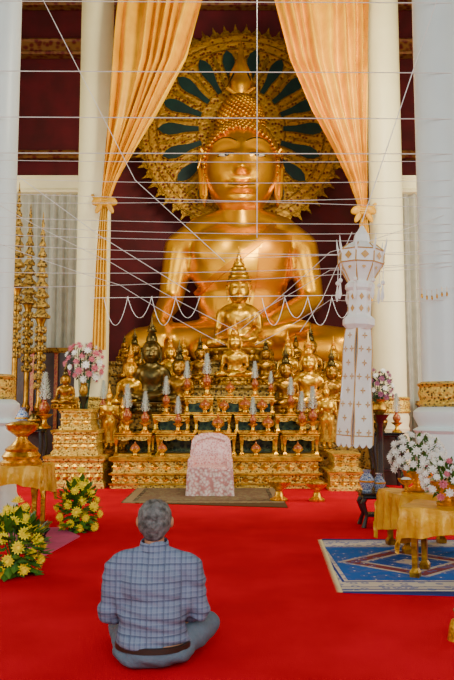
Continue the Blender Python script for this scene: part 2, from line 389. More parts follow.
def on_body(bvh,path,wd,off,n=8,th=.006,sub=6):
    b=B();P=[]
    for (a,c) in zip(path,path[1:]):
        for k in range(sub): P.append((a[0]+(c[0]-a[0])*k/sub,a[1]+(c[1]-a[1])*k/sub))
    P.append(path[-1]);last=-.1;rows=[]
    for i,(x,z) in enumerate(P):
        q=P[min(i+1,len(P)-1)];q0=P[max(i-1,0)];d=V((q[0]-q0[0],q[1]-q0[1])).normalized();nn=V((-d.y,d.x));row=[]
        for k in range(n+1):
            xx=x+nn.x*wd*(k/n-.5);zz=z+nn.y*wd*(k/n-.5);h=bvh.ray_cast(V((xx,-1,zz)),V((0,1,0)))
            y=h[0].y if h[0] is not None else last
            last=y;row.append(V((xx,y-off,zz)))
        rows.append(row)
    f=[r+[V((p.x,p.y+th*2,p.z)) for p in r[::-1]] for r in rows];rings(b,f);return b
def lotus(w=.42,d=.27,h=.16,npet=22):
    b=B();lathe(b,[(1.05,-h),(1.07,-h*.85),(.96,-h*.78),(.88,-h*.5),(.9,-h*.42),(1,-h*.2),(1.0,0),(.9,.005)],n=40,sx=w,sy=d,c=(0,-.03,0))
    for i in range(npet):
        a=2*PI*i/npet
        for zz,s in ((-h*.32,1),(-h*.68,-1)): ell(b,(math.cos(a)*w*.98,-.03+math.sin(a)*d*.98,zz),(.045,.022,h*.24),(0,0,a+PI/2),8,6)
    return b
body_hi=buddha_body(.0085,True)
def make_buddha(name,label,loc,s,mbody,mhair,me,group=None,base=True,mk_base=None,msash=None):
    t=thing(name,label,'statue',loc,group,0,s)
    link('body',me['body'],mbody,t)
    hd=link('head',me['head'],mbody,t)
    link('hair',me['hair'],mhair,t);link('finial',me['fin'],mhair,t)
    for q in (-1,1): link('ear',me['ear%d'%q],mbody,hd)
    link('sash',me['sash'],msash or mbody,t)
    if base: link('lotus_base',me['lotus'],mk_base or M['gold2'],t)
    return t,hd
def bvh_of(me): return BVHTree.FromPolygons([v.co[:] for v in me.vertices],[p.vertices[:] for p in me.polygons])
bv=bvh_of(body_hi)
def sash_of(bvh,wd=.085): return mk(on_body(bvh,[(.14,.50),(.125,.44),(.11,.36),(.10,.28),(.09,.20)],wd,.005))
hraw=buddha_head(170,150);hb=bvh_of(hraw)
giantme=dict(body=body_hi,head=hraw,hair=hairmesh(1100,.0085),fin=finial(1.0,1.25),sash=sash_of(bv,.10));giantme['ear-1']=earmesh(-1);giantme['ear1']=earmesh(1)
GS=6.24
gx=X(241,15.95,6)
GB,hd=make_buddha('giant_buddha_statue','giant gilded seated Buddha towering behind the altar',(gx,15.9,2.2),GS,M['giant'],M['hairgold'],giantme,base=False,msash=M['giantrobe'])
def surf(x,z,off=0):
    h=hb.ray_cast(V((x,-1,z)),V((0,1,0)));return V((x,h[0].y-off,z))
def arc(x): return .793+.022*math.sin(min(1,max(0,x-.008)/.085)*PI*.85)
for s in (-1,1):
    b=B();c=surf(s*.047,.7525)
    ell(b,(c.x,c.y+.005,c.z),(.024,.008,.0062));e=link('eye',hm(mk(b)),M['eye'],hd)
    b=B();ell(b,(c.x-s*.001,c.y-.0012,c.z+.0005),(.0080,.003,.0056));tube(b,[surf(s*x,.7525+.0075*math.cos((x-.047)/.029*PI/2),.0005) for x in [.019+.056*k/10 for k in range(11)]],[.001]+[.0020]*9+[.001],6);link('iris_and_lash_line',hm(mk(b)),M['iris'],hd)
    b=B();tube(b,[surf(s*x,arc(x),.0) for x in [.014+.074*k/10 for k in range(11)]],[.001]+[.0019]*9+[.001],6);link('eyebrow',hm(mk(b)),M['bronze'],hd)
b=B();tube(b,[surf(x,.6595+.18*abs(x),-.0004) for x in [-.042+.084*k/14 for k in range(15)]],[.0008]+[.0018]*13+[.0008],6);link('lip_shadow_line',hm(mk(b)),M['bronze'],hd)  # dark tube stands in for the shadow between the lips
hm(hraw)
link('robe_edge',mk(on_body(bv,[(.12,.525),(.06,.44),(-.03,.365),(-.12,.30),(-.17,.265)],.022,.008,3,.006)),M['giantrobe'],GB)
for p,wd in (([(.175,.47),(.18,.38),(.16,.28)],.010),([(.065,.42),(.06,.32),(.055,.2)],.010)):
    link('robe_fold',mk(on_body(bv,p,wd,.004,3,.005)),M['giantrobe'],GB)
# ---------------- aureole
AC=at(241,130,17.1);ar=107*17.4/F
t=thing('aureole','large gold and red halo disc with dark green rays behind the giant Buddha','halo',AC)
def rot_y(p,a): return V((p.x*math.cos(a)-p.z*math.sin(a),p.y,p.x*math.sin(a)+p.z*math.cos(a)))
def yl(b,prof,n=64):
    rings(b,[[V((math.cos(2*PI*i/n)*r,y,math.sin(2*PI*i/n)*r)) for i in range(n)] for r,y in prof])
b=B();yl(b,[(ar*.81,.06),(ar*.81,.0),(.1,.0)]);obj('red_disc',b,M['fretbig'],t)
b=B();box(b,-.15,.15,.1,.3,-AC.z,0);obj('support_post',b,M['darkwood'],t,False)
b=B();rings(b,[[V((math.cos(2*PI*i/72)*r,y,math.sin(2*PI*i/72)*r)) for i in range(72)] for r,y in ((ar*.79,.05),(ar*.79,-.02),(ar*.96,-.02),(ar*.96,.05))],False,False);obj('filigree_band',b,M['fretbig'],t)
b=B();rings(b,[[V((math.cos(2*PI*i/72)*r,y,math.sin(2*PI*i/72)*r)) for i in range(72)] for r,y in ((.3,-.01),(ar*.42,-.03),(ar*.42,.02))],False,False);obj('inner_filigree',b,M['fretbig'],t)
for r0,wd in ((ar*.95,.018),(ar*.875,.014),(ar*.80,.022),(ar*.42,.022)):
    b=B()
    rings(b,[[V((math.cos(2*PI*i/72)*(r0+wd*math.cos(q*PI/3)),-.04+wd*math.sin(q*PI/3),math.sin(2*PI*i/72)*(r0+wd*math.cos(q*PI/3)))) for i in range(72)] for q in range(7)],False,False)
    obj('gold_hoop',b,M['gold2'],t)
b=B();pat=[.955,.985,.99,1.05,.985,.975]
N=60*6
def rr_(i,k): return ar*(k if k<.95 else pat[i%6])
rings(b,[[V((math.cos(2*PI*i/N)*rr_(i,k),y,math.sin(2*PI*i/N)*rr_(i,k))) for i in range(N)] for k,y in ((.93,.04),(.93,-.03),(1,-.03),(1,.03),(.93,.04))],False,False)
obj('flame_border',b,M['gold2'],t,False)
b=B()
for i in range(18):
    a=2*PI*i/18
    f=[rot_y(V((x,-.03,z)),a) for x,z in ((-.015,ar*.45),(-.035,ar*.6),(-.06,ar*.72),(0,ar*.79),(.06,ar*.72),(.035,ar*.6),(.015,ar*.45))];rings(b,[f,[p+V((0,.03,0)) for p in f]])
obj('gold_leaf_rays',b,M['gold2'],t)
def spade(k,y): return [V((x*k,y,ar*.62+(z-.62)*ar*(1+(k-1)*.25))) for x,z in ((-.06,.40),(-.08,.52),(-.135,.61),(-.155,.68),(-.11,.74),(0,.785),(.11,.74),(.155,.68),(.135,.61),(.08,.52),(.06,.40))]
for i in range(18):
    a=2*PI*(i+.5)/18
    b=B();f=[rot_y(p,a) for p in spade(1,-.10)];rings(b,[f,[p+V((0,.06,0)) for p in f]]);r_=obj('green_ray',b,M['green'],t,False)
    b=B();f=[rot_y(p,a) for p in spade(1.15,-.07)];rings(b,[f,[p+V((0,.04,0)) for p in f]]);obj('gold_rim',b,M['gold2'],r_,False)
# ---------------- small Buddhas
body_lo=buddha_body(.02,False)
bv2=bvh_of(body_lo)
def lowset(): 
    b=B();ell(b,(0,.012,.79),(.122,.13,.125),None,16,10);ell(b,(0,.015,.91),(.075,.075,.09),None,12,8)
    for v in b.verts:
        if v.co.y<-.05 and v.co.z<.84: v.co.y=-.05
    d=dict(body=body_lo.copy(),head=hm(buddha_head(44,40)),hair=hm(mk(b)),fin=finial(1.04,1.7),sash=sash_of(bv2),lotus=mk(lotus(npet=16)))
    d['ear-1']=earmesh(-1);d['ear1']=earmesh(1);return d
GRP='small Buddha images on the altar'
protoG,_=make_buddha('seated_buddha_statue','x',(0,0,0),1,M['gold'],M['hairgold'],lowset(),group=GRP)
protoB,_=make_buddha('seated_buddha_statue','y',(0,0,0),1,M['bronze'],M['bronze'],lowset(),group=GRP,mk_base=M['bronze'])
protoA,_=make_buddha('seated_buddha_statue','z',(0,0,0),1,M['shaded'],M['bronze'],lowset(),group=GRP,mk_base=M['shaded'])
used=set()
def put(proto,px,top,Y,zb,label,rz=0,k=1.33):
    h=(Z(top,Y)-zb)/k
    loc=(X(px,Y,zb),Y,zb+.16*h)
    if proto.name not in used:
        used.add(proto.name);proto.location=loc;proto.scale=(h,)*3;proto['label']=label;return proto
    return dup(proto,loc,h,label,rz)
put(protoB,151,324,12.87,1.2,'dark bronze seated Buddha left of the altar centre')
for px,top,Y,zb,l,a_ in (
 (130,350,12.87,1.2,'gold seated Buddha directly left of the dark bronze Buddha',0),
 (179,346,12.87,1.2,'antique gold seated Buddha right of the dark bronze Buddha in the lower row',1),
 (286,350,12.87,1.2,'small antique gold seated Buddha right of the altar steps in the lower row',1),
 (309,339,12.87,1.2,'taller gold seated Buddha in the lower row left of the lantern',0),
 (332,353,12.87,1.2,'antique gold seated Buddha at the right end of the lower row beside the lantern',1),
 (134,333,13.43,1.72,'antique gold seated Buddha at the left end of the upper row',1),
 (170,338,13.43,1.72,'gold seated Buddha in the upper row just right of the bronze one',0),
 (200,339,13.43,1.72,'antique gold seated Buddha in the upper row left of the crowned Buddha',1),
 (235,322,13.40,1.72,'gold seated Buddha directly in front of the crowned Buddha',0),
 (266,340,13.43,1.72,'antique gold seated Buddha in the upper row just right of centre',1),
 (288,336,13.43,1.72,'gold seated Buddha in the upper row third from the lantern',0),
 (311,329,13.43,1.72,'antique gold seated Buddha in the upper row second from the lantern',1),
 (334,340,13.43,1.72,'gold seated Buddha in the upper row nearest the lantern',0),
 (124,337,14.0,2.2,'small antique gold seated Buddha by the left knee of the giant Buddha',1),
 (183,338,14.0,2.2,'small gold seated Buddha left of the crowned Buddha at the giant shins',0),
 (296,336,14.0,2.2,'small antique gold seated Buddha right of the crowned Buddha at the giant shins',1)):
    put(protoA if a_ else protoG,px,top,Y,zb,l)
c_=put(protoG,239,256,14.08,2.2,'largest small gold Buddha, crowned, seated in front of the giant Buddha belly',k=1.34)
b=B();lathe(b,[(.125,.835),(.135,.85),(.128,.87),(.118,.885),(.122,.90),(.10,.93),(.105,.945),(.08,.975),(.083,.99),(.055,1.02),(.057,1.035),(.03,1.08),(.03,1.1),(.012,1.15),(.002,1.22)],n=24,c=(0,.01,0));link('crown',hm(mk(b)),M['gold'],c_)
def standing(loc,s,label):
    t=thing('standing_buddha_statue',label,'statue',loc,'standing Buddha images beside the altar',0,s)
    b=B();ell(b,(0,0,.5),(.095,.06,.12));ell(b,(0,0,.68),(.12,.065,.11));ell(b,(0,0,.74),(.13,.055,.05))
    for q in (-1,1):
        caps(b,(q*.05,0,.48),.065,(q*.045,0,.08),.035);ell(b,(q*.045,-.03,.035),(.03,.06,.025));caps(b,(q*.13,0,.74),.04,(q*.155,.0,.56),.03);caps(b,(q*.155,0,.56),.028,(q*.1,-.12,.6),.02);ell(b,(q*.09,-.14,.63),(.022,.012,.045))
    caps(b,(0,0,.76),.04,(0,0,.85),.035);ell(b,(0,-.005,.9),(.055,.06,.075));ell(b,(0,-.065,.9),(.01,.015,.018));link('body',bake(b,.012,4),M['gold'],t)
    b=B();ell(b,(0,.008,.925),(.06,.062,.062));ell(b,(0,.01,.985),(.032,.03,.035));lathe(b,[(.02,1),(.022,1.03),(.01,1.06),(.002,1.14)],n=10);obj('hair',b,M['hairgold'],t)
    b=B();rings(b,[[V((math.cos(a)*w_,math.sin(a)*.045*(1+.1*math.sin(6*a)),z)) for a in [2*PI*i/28 for i in range(28)]] for w_,z in ((.16,.12),(.155,.2),(.14,.4),(.125,.6),(.125,.72))]);obj('robe',b,M['gold2'],t)
    b=B();lathe(b,[(.15,-.08),(.16,-.06),(.11,-.03),(.14,0),(.13,.012)],n=20);obj('lotus_base',b,M['gold2'],t)
    return t
s0=standing((X(109,12.2,.9),12.2,.58),1.0,'standing gold Buddha at the left end of the altar')
dup(s0,(X(327,12.15,.9),12.2,.585),1.08,'standing gold Buddha at the right end of the altar beside the lantern')
dup(s0,(X(122,12.42,.9),12.42,.565),.82,'shorter standing gold Buddha second from the left end of the altar')
# ---------------- altar tables
def rosettes(b,x0,x1,y,zc,h,step):
    n=max(1,int((x1-x0)/step))
    for i in range(n):
        cx=x0+(x1-x0)*(i+.5)/n;w_=(x1-x0)/n*.42
        f=[V((cx-w_,y,zc)),V((cx,y,zc-h/2)),V((cx+w_,y,zc)),V((cx,y,zc+h/2))];c=b.verts.new((cx,y-.03,zc));vs=[b.verts.new(p) for p in f]
        for k in range(4): b.faces.new((vs[k],vs[(k+1)%4],c))
x0,x1=X(110,11.5,.3),X(321,11.5,.3)
t=thing('altar_pedestal','long low carved gold altar pedestal on the red carpet','altar',(0,0,0))
b=B();mould(b,x0+.03,x1-.03,11.55,12.52,[(.03,0),(.03,.06),(0,.08),(0,.2),(.03,.22),(.03,.25),(-.01,.27),(-.01,.42),(.03,.44),(.05,.48),(.05,.5)]);bo=obj('body',b,M['fret'],t,False)
b=B();rosettes(b,x0,x1,11.548,.14,.10,.16);rosettes(b,x0,x1,11.558,.345,.13,.2);obj('carved_pattern',b,M['gold'],bo,False)
for z in (.075,.235,.46,.495):
    b=B();box(b,x0-.02,x1+.02,11.48,11.53,z-.012,z+.012);obj('gold_rail',b,M['gold'],t,False)
def table(x0,x1,y0,y1,z0,z1,label):
    t=thing('altar_table',label,'table',(0,0,0),'small gilded altar tables')
    t.location=((x0+x1)/2,(y0+y1)/2,z0);a=(x1-x0)/2;d=(y1-y0)/2;h=z1-z0
    b=B();mould(b,-a+.03,a-.03,-d+.02,d-.02,[(0,h-.06),(.02,h-.05),(.02,h-.03),(.0,h-.025),(.03,h-.01),(.03,h)]);obj('tabletop',b,M['gold'],t,False)
    b=B();n=12
    vs=[(-a+.03+(2*a-.06)*i/n,h-.10-.03*abs(math.sin(i/n*PI*2))) for i in range(n+1)]
    f=[V((x,-d+.03,z)) for x,z in vs]+[V((a-.03,-d+.03,h-.06)),V((-a+.03,-d+.03,h-.06))];rings(b,[f,[p+V((0,.02,0)) for p in f]])
    rosettes(b,-a+.04,a-.04,-d+.029,h-.09,.05,.07);obj('carved_apron',b,M['fret'],t,False)
    for sx in (-1,1):
        for sy in (-1,1):
            b=B();cx,cy=sx*(a-.05),sy*(d-.05)
            mould(b,cx-.02,cx+.02,cy-.02,cy+.02,[(.015,0),(.018,.03),(-.002,.06),(-.004,h*.45),(.012,h*.7),(.015,h-.06)]);obj('leg',b,M['gold'],t,False)
    b=B();box(b,-a+.06,a-.06,d-.035,d-.02,.02,h-.06);obj('mirror_panel',b,M['mirror'],t,False)
    b=B();mould(b,-a+.02,a-.02,-d+.02,d-.02,[(0,0),(0,.035)]);obj('plinth',b,M['gold2'],t,False)
    return t
def T(p0,p1,y0,z0,z1,l): return table(X(p0,y0,z1),X(p1,y0,z1),y0,12.53,z0,z1,l)
W=['leftmost','second from left','middle','second from right','rightmost']
for i,(a,c) in enumerate(((113,152),(155,196),(198,237),(239,279),(282,320))): T(a,c,11.85,.5,.88,W[i]+' small gilded table of the second altar tier')
for i,(a,c) in enumerate(((152,190),(193,232),(234,272),(275,308))): T(a,c,12.1,.88,1.19,['leftmost','second from left','second from right','rightmost'][i]+' small gilded table of the third altar tier')
for i,(a,c) in enumerate(((184,214),(216,243),(245,275))): T(a,c,12.3,1.19,1.5,['left','centre','right'][i]+' small gilded table of the top altar tier')
# ---------------- offering vases
def coneb(n=170):
    b=B();rr=random.Random(3)
    for k in range(n):
        t_=k/n;z=.52+.46*t_;r=.090*(1-t_)**.7*(.7+.5*rr.random())+.006;a=k*2.39996
        p=V((math.cos(a)*r,math.sin(a)*r,z));d=V((math.cos(a),math.sin(a),.9)).normalized();s=V((-math.sin(a),math.cos(a),0))*.016
        q=[p-d*.012,p+s,p+d*.055,p-s];b.faces.new([b.verts.new(v) for v in q])
    lathe(b,[(.02,.48),(.03,.54),(.025,.7),(.012,.93),(.004,.99)],n=12);return b
def make_ov():
    t=thing('offering_vase','x','vase',(0,0,0),'gold vases holding white cone bouquets')
    b=B();lathe(b,[(.12,0),(.125,.03),(.07,.06),(.045,.12),(.05,.16),(.1,.2),(.14,.23),(.145,.25),(.09,.255)],n=18);obj('pedestal_tray',b,M['gold'],t)
    b=B();lathe(b,[(.05,.25),(.09,.30),(.105,.36),(.08,.43),(.045,.46),(.04,.49),(.06,.51)],n=18);obj('vase_body',b,M['redlac'],t)
    obj('cone_bouquet',coneb(),M['silver'],t);return t
ov=make_ov();first=[1]
def vase(px,top,Y,zb,label):
    s=(Z(top,Y)-zb);loc=(X(px,Y,zb),Y,zb)
    if first: first.clear();ov.location=loc;ov.scale=(s,)*3;ov['label']=label;return ov
    return dup(ov,loc,s,label)
for px,top,Y,zb,l in ((127,384,12,.88,'white cone bouquet vase on the leftmost table of the second tier'),(145,391,12,.88,'second white cone bouquet vase from the left on the second tier'),
 (166,376,12.25,1.19,'white cone bouquet vase at the left of the third tier'),(178,396,12,.88,'white cone bouquet vase on the second table of the second tier'),(187,361,12.42,1.5,'white cone bouquet vase at the left of the top tier'),
 (207,353,12.42,1.5,'white cone bouquet vase left of centre on the top tier'),(255,361,12.42,1.5,'white cone bouquet vase right of centre on the top tier'),(271,371,12.42,1.5,'white cone bouquet vase at the right of the top tier'),
 (253,397,12,.88,'white cone bouquet vase on the fourth table of the second tier'),(291,377,12.25,1.19,'white cone bouquet vase at the right of the third tier'),(302,391,12,.88,'second white cone bouquet vase from the right on the second tier'),(313,386,12,.88,'white cone bouquet vase on the rightmost table of the second tier')):
    vase(px,top,Y,zb,l)
def bowl_thing():
    t=thing('lidded_bowl','x','bowl',(0,0,0),'gold lidded bowls on the altar')
    b=B();lathe(b,[(.3,0),(.32,.05),(.16,.12),(.12,.25),(.2,.32),(.36,.45),(.38,.55),(.3,.56)],n=18);obj('footed_bowl',b,M['gold'],t)
    b=B();lathe(b,[(.33,.555),(.3,.68),(.18,.8),(.08,.86),(.09,.9),(.04,.95),(.01,1.05)],n=18);obj('lid',b,M['redlac'],t);return t
bw=bowl_thing();f2=[1]
for px,Y,zb,s,l in ((218,12,.88,.3,'gold lidded bowl left of centre on the second tier'),(230,12.4,1.5,.26,'gold lidded bowl in the middle of the top tier'),(268,12,.88,.3,'gold lidded bowl on the fourth table of the second tier'),
 (205,12.2,1.19,.28,'gold lidded bowl on the third tier left of centre'),(224,12.2,1.19,.26,'gold lidded bowl on the third tier at the centre'),(245,12.2,1.19,.3,'gold lidded bowl on the third tier right of centre'),(262,12.2,1.19,.28,'gold lidded bowl on the third tier near the right'),
 (135,11.7,.5,.24,'gold lidded bowl on the altar pedestal near its left end'),(162,11.7,.5,.24,'gold lidded bowl on the altar pedestal left of the pink chair'),(256,11.7,.5,.24,'gold lidded bowl on the altar pedestal right of the pink chair'),(298,11.7,.5,.24,'gold lidded bowl on the altar pedestal near its right end')):
    loc=(X(px,Y,zb),Y,zb)
    if f2: f2.clear();bw.location=loc;bw.scale=(s,)*3;bw['label']=l
    else: dup(bw,loc,s,l)
def stepped(x0,x1,y0,y1,hs,ins,label):
    t=thing('stepped_pedestal',label,'pedestal',(0,0,0),'stepped gold pedestals');z=0
    for k,h in enumerate(hs):
        i=ins*k
        b=B();mould(b,x0+i+.03,x1-i*1.2-.03,y0+i*.8+.03,y1,[(.03,z),(.03,z+h*.15),(0,z+h*.22),(0,z+h*.45),(.02,z+h*.5),(0,z+h*.55),(0,z+h*.8),(.03,z+h*.86),(.04,z+h)])
        p=obj('step',b,M['fret'],t,False)
        b=B();rosettes(b,x0+i+.03,x1-i*1.2-.03,y0+i*.8+.029,z+h*.36,h*.28,.13);rosettes(b,x0+i+.03,x1-i*1.2-.03,y0+i*.8+.029,z+h*.68,h*.2,.13);box(b,x0+i-.01,x1-i*1.2+.01,y0+i*.8-.012,y0+i*.8+.01,z+h*.93,z+h);obj('gold_carving',b,M['gold'],p,False);z+=h
    return z
zt=stepped(X(43,11.5,.3),X(104,11.5,.3),11.5,12.35,[.52,.42,.34],.1,'tall stepped gold pedestal left of the altar carrying a seated Buddha')
lb=put(protoA,65,366,12.0,zt,'antique gold seated Buddha on the stepped pedestal left of the altar')
zr_=stepped(X(328,11.3,.3),X(366,11.3,.3),11.2,12.0,[.3,.28],.08,'low stepped gold pedestal right of the altar behind the lantern')
def tray(px,py,h,label):
    p=fl(px,py);t=thing('pedestal_tray',label,'tray',p,'gold footed trays on the carpet',0,h)
    b=B();lathe(b,[(.36,0),(.38,.08),(.2,.2),(.14,.4),(.2,.52),(.46,.7),(.52,.82),(.42,.8)],n=22);obj('footed_tray',b,M['gold'],t)
    b=B();ell(b,(0,0,.84),(.36,.36,.16));obj('offering',b,M['gold2'],t)
tray(279,501,.33,'gold footed tray on the carpet just right of the mat');tray(317,501,.30,'gold footed tray on the carpet near the right pedestal')
# ---------------- flowers
def blossom(np_,layers,col):
    b=B()
    for L in range(layers):
        k=1-.28*L;up=.15+.35*L
        for i in range(np_):
            a=2*PI*(i+.5*L)/np_;d=V((math.cos(a),math.sin(a),0));s=V((-math.sin(a),math.cos(a),0))
            q=[d*.1+V((0,0,.02*L)),d*.6*k+s*.2*k+V((0,0,up*.5)),d*k+V((0,0,up)),d*.6*k-s*.2*k+V((0,0,up*.5))]
            b.faces.new([b.verts.new(v) for v in q])
    ell(b,(0,0,.15),(.3,.3,.2),None,8,6)
    me=mk(b,fix=False);me.materials.append(col);return me
FL={'y':blossom(12,3,M['yellow']),'w':blossom(8,2,M['whitep']),'p':blossom(8,3,M['pinkp']),'u':blossom(8,3,M['purple'])}
def leaves(b,c,r,n,size,rr,sp=.9):
    for k in range(n):
        z=rr.uniform(-.8,1);a=rr.uniform(0,2*PI);q=math.sqrt(max(0,1-z*z));dr=V((q*math.cos(a),q*math.sin(a),z));p=V(c)+V((dr.x*r[0],dr.y*r[1],dr.z*r[2]))*rr.uniform(.45,sp)
        d=(dr+V((rr.uniform(-.5,.5),rr.uniform(-.5,.5),rr.uniform(-.3,.5)))).normalized();s=d.cross(V((0,0,1)) if abs(d.z)<.9 else V((1,0,0))).normalized()*size*.26
        nn=d.cross(s).normalized()*size*.08
        pts=[p,p+d*size*.5+s+nn,p+d*size,p+d*size*.5-s+nn]
        for q_ in pts: q_.z=max(q_.z,.004)
        b.faces.new([b.verts.new(x) for x in pts])
def arrangement(name,label,loc,c,r,n,fl_,fs,pot,leafm='leaf',nl=160,ls=.12,seed=1,group=None,fl2=None,cone=0,jit=(.98,1.18),mod=3):
    rr=random.Random(seed);t=thing(name,label,'flowers',loc,group)
    if pot: pot(t)
    b=B();leaves(b,c,r,nl,ls,rr)
    for k in range(14):
        a=rr.uniform(0,2*PI);tube(b,[(0,0,c[2]*.3),V(c)+V((math.cos(a)*r[0]*.5,math.sin(a)*r[1]*.5,rr.uniform(0,r[2])))],.006,4)
    obj('foliage',b,M[leafm],t,False)
    for k in range(n):
        z=-.6+1.55*(k+.5)/n;a=k*2.39996+seed;q=math.sqrt(max(0,1-min(1,z*z)))
        dr=V((q*math.cos(a),q*math.sin(a),z)).normalized();wsc=1-cone*max(0,z)
        p=V(c)+V((dr.x*r[0]*wsc,dr.y*r[1]*wsc,dr.z*r[2]))*rr.uniform(*jit)
        me=FL[fl2] if (fl2 and k%mod==0) else FL[fl_]
        o=bpy.data.objects.new('blossom',me);C.objects.link(o);o.parent=t;s=fs*rr.uniform(.8,1.2);p.z=max(p.z,s);o.location=p;o.scale=(s,s,s)
        o.rotation_euler=(dr+V((0,-.5,.2))).to_track_quat('Z','Y').to_euler()
def pot_basket(t):
    b=B();lathe(b,[(.09,0),(.12,.06),(.13,.09),(.10,.09)],n=18);obj('pot',b,M['dleaf'],t)
arrangement('flower_arrangement','yellow chrysanthemum arrangement on the carpet at the left edge of the photo',fl(13,575),(0,0,.22),(.22,.17,.30),40,'y',.055,pot_basket,nl=230,ls=.14,seed=2,group='yellow flower arrangements on the carpet',cone=.6,jit=(.95,1.3))
arrangement('flower_arrangement','yellow chrysanthemum arrangement between the pink mat and the altar pedestal',fl(78,531),(0,0,.24),(.18,.15,.34),38,'y',.060,pot_basket,nl=210,ls=.13,seed=5,group='yellow flower arrangements on the carpet',cone=.75,jit=(.95,1.3))
def tallstand(h,m,w_=.16):
    def f(t):
        b=B();lathe(b,[(w_,0),(w_,.04),(w_*.5,.08),(w_*.3,.3),(w_*.35,h*.6),(w_*.3,h-.15),(w_*.8,h-.04),(w_,h)],n=18);obj('stand',b,m,t)
        b=B();lathe(b,[(w_*.4,h),(w_*.8,h+.08),(w_*.7,h+.16),(w_*.5,h+.2),(w_*.7,h+.24)],n=16);obj('vase',b,M['gold2'],t)
    return f
arrangement('flower_arrangement','pink and red flower arrangement on a tall stand beside the left cream column',(X(84,12.5,1.5),12.48,0),(0,0,2.05),(.30,.09,.40),54,'p',.07,tallstand(1.5,M['black'],.1),'dleaf',150,.09,11,group='pink flower arrangements on tall stands',fl2='w')
arrangement('flower_arrangement','purple and pink flower arrangement on a tall stand right of the lantern',(X(379,11.2,1.5),11.2,0),(0,0,1.62),(.20,.15,.28),40,'u',.055,tallstand(1.2,M['black']),'dleaf',120,.1,13,group='pink flower arrangements on tall stands',fl2='w')
def black_stand(px,py,w_,h,label,d=.4):
    p=fl(px,py);t=thing('black_stand',label,'stand',p,'black lacquer stands')
    b=B();mould(b,-w_/2,w_/2,-d/2,d/2,[(-.02,h-.07),(0,h-.05),(-.01,h-.03),(.02,h-.015),(.02,h)]);obj('top',b,M['black'],t,False)
    for sx in (-1,1):
        for sy in (-1,1):
            b=B();x,y=sx*(w_/2-.04),sy*(d/2-.04);tube(b,[(x,y,h-.05),(x+sx*.03,y,h*.7),(x-sx*.01,y,h*.35),(x+sx*.03,y+sy*.02,0)],[.03,.032,.02,.028],8);obj('leg',b,M['black'],t)
    b=B();mould(b,-w_/2+.05,w_/2-.05,-d/2+.05,d/2-.05,[(0,h*.3),(.0,h*.3+.03)]);obj('shelf',b,M['black'],t,False)
    return p
def china(loc,s,label,m='glass'):
    t=thing('vase',label,'vase',loc,None,0,s)
    b=B();lathe(b,[(.22,0),(.24,.04),(.2,.08),(.34,.35),(.36,.55),(.22,.78),(.14,.85),(.15,.92),(.22,1),(.16,.98)],n=20);obj('vase_body',b,M[m],t)
    b=B();lathe(b,[(.33,.42),(.372,.46),(.372,.52),(.35,.54)],n=20);obj('gold_band',b,M['gold'],t)
p=black_stand(26,484,.60,.95,'tall black lacquer stand behind the gold urn at the left',.4)
china(p+V((-.10,0,.95)),.36,'blue and white vase on the left part of the tall black stand');china(p+V((.12,-.05,.95)),.3,'dark bronze vase beside the blue and white vase','bronze')
b=B();mould(b,-.28,.28,-.03,.03,[(0,.0),(0,.88)]);o=obj('carved_panel',b,M['darkwood'],None,False);o.location=p+V((0,.25,0));tag(o,'dark carved panel standing right behind the left tall black stand','panel')
vase(44,372,p.y+.0,.95,'white cone bouquet vase on the tall black stand at the left')
xp=X(97,12.3,.6)+.06
b=B();mould(b,xp-.06,xp+.06,12.44,12.56,[(0,0),(0,.05),(-.02,.1),(-.02,.95),(.0,1.05),(0,1.1)]);tag(obj('plinth',b,M['fret'],None,False),'slim carved plinth between the left pedestal and the altar','plinth')
o=vase(93,380,12.5,1.1,'white cone bouquet vase beside the left pedestal');o.location.x=xp
p2=black_stand(374,526,.30,.38,'small black stool carrying vases beside the offering tables',.3)
china(p2+V((-.07,0,.38)),.24,'blue and white vase on the left of the small black stool');china(p2+V((.07,.02,.38)),.2,'white and blue vase on the right of the small black stool')
p3=black_stand(387,487,.5,.9,'tall black lacquer stand behind the small black stool on the right',.4)
china(p3+V((-.1,0,.9)),.36,'bronze vase on the right tall black stand','bronze');vase(397,393,p3.y,.9,'white cone bouquet vase right of the lantern on the tall black stand')
b=B();mould(b,-.3,.3,-.03,.03,[(0,.0),(0,.84)]);o=obj('carved_panel',b,M['darkwood'],None,False);o.location=p3+V((.1,.3,0));tag(o,'dark carved panel standing behind the right tall black stand','panel')
def spire(px,top,Y,label):
    zt=Z(top,Y);t=thing('tiered_spire',label,'ornament',(X(px,Y,3),Y,0),'tall tiered ornaments left of the altar')
    b=B();lathe(b,[(.15,0),(.16,.06),(.10,.12),(.06,.3),(.05,1.2),(.09,1.3),(.05,1.4),(.06,zt-2.1),(.1,zt-2.0)],n=12);obj('pole',b,M['shaded'],t)
    b=B();pr=[]
    for k in range(9):
        z=zt-2.0+k*.19;r=.17*(1-k*.09);pr+=[(r*.5,z),(r,z+.02),(r*.95,z+.06),(r*.55,z+.12),(r*.4,z+.18)]
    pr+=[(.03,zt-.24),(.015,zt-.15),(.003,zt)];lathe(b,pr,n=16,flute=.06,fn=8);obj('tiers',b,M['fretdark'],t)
    b=B()
    for k in range(7):
        z=zt-2.2-k*.17
        for q in range(8):
            a=q*PI/4;ell(b,(math.cos(a)*.08,math.sin(a)*.08,z),(.035,.035,.07),None,6,5)
        ell(b,(0,0,z),(.085,.085,.05),None,10,6)
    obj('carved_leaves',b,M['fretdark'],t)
spire(16,182,12.7,'leftmost tall gilded tiered ornament by the left column');spire(28,203,13.3,'middle tall gilded tiered ornament between column and white curtain');spire(41,212,12.7,'rightmost tall gilded tiered ornament in front of the white curtain')
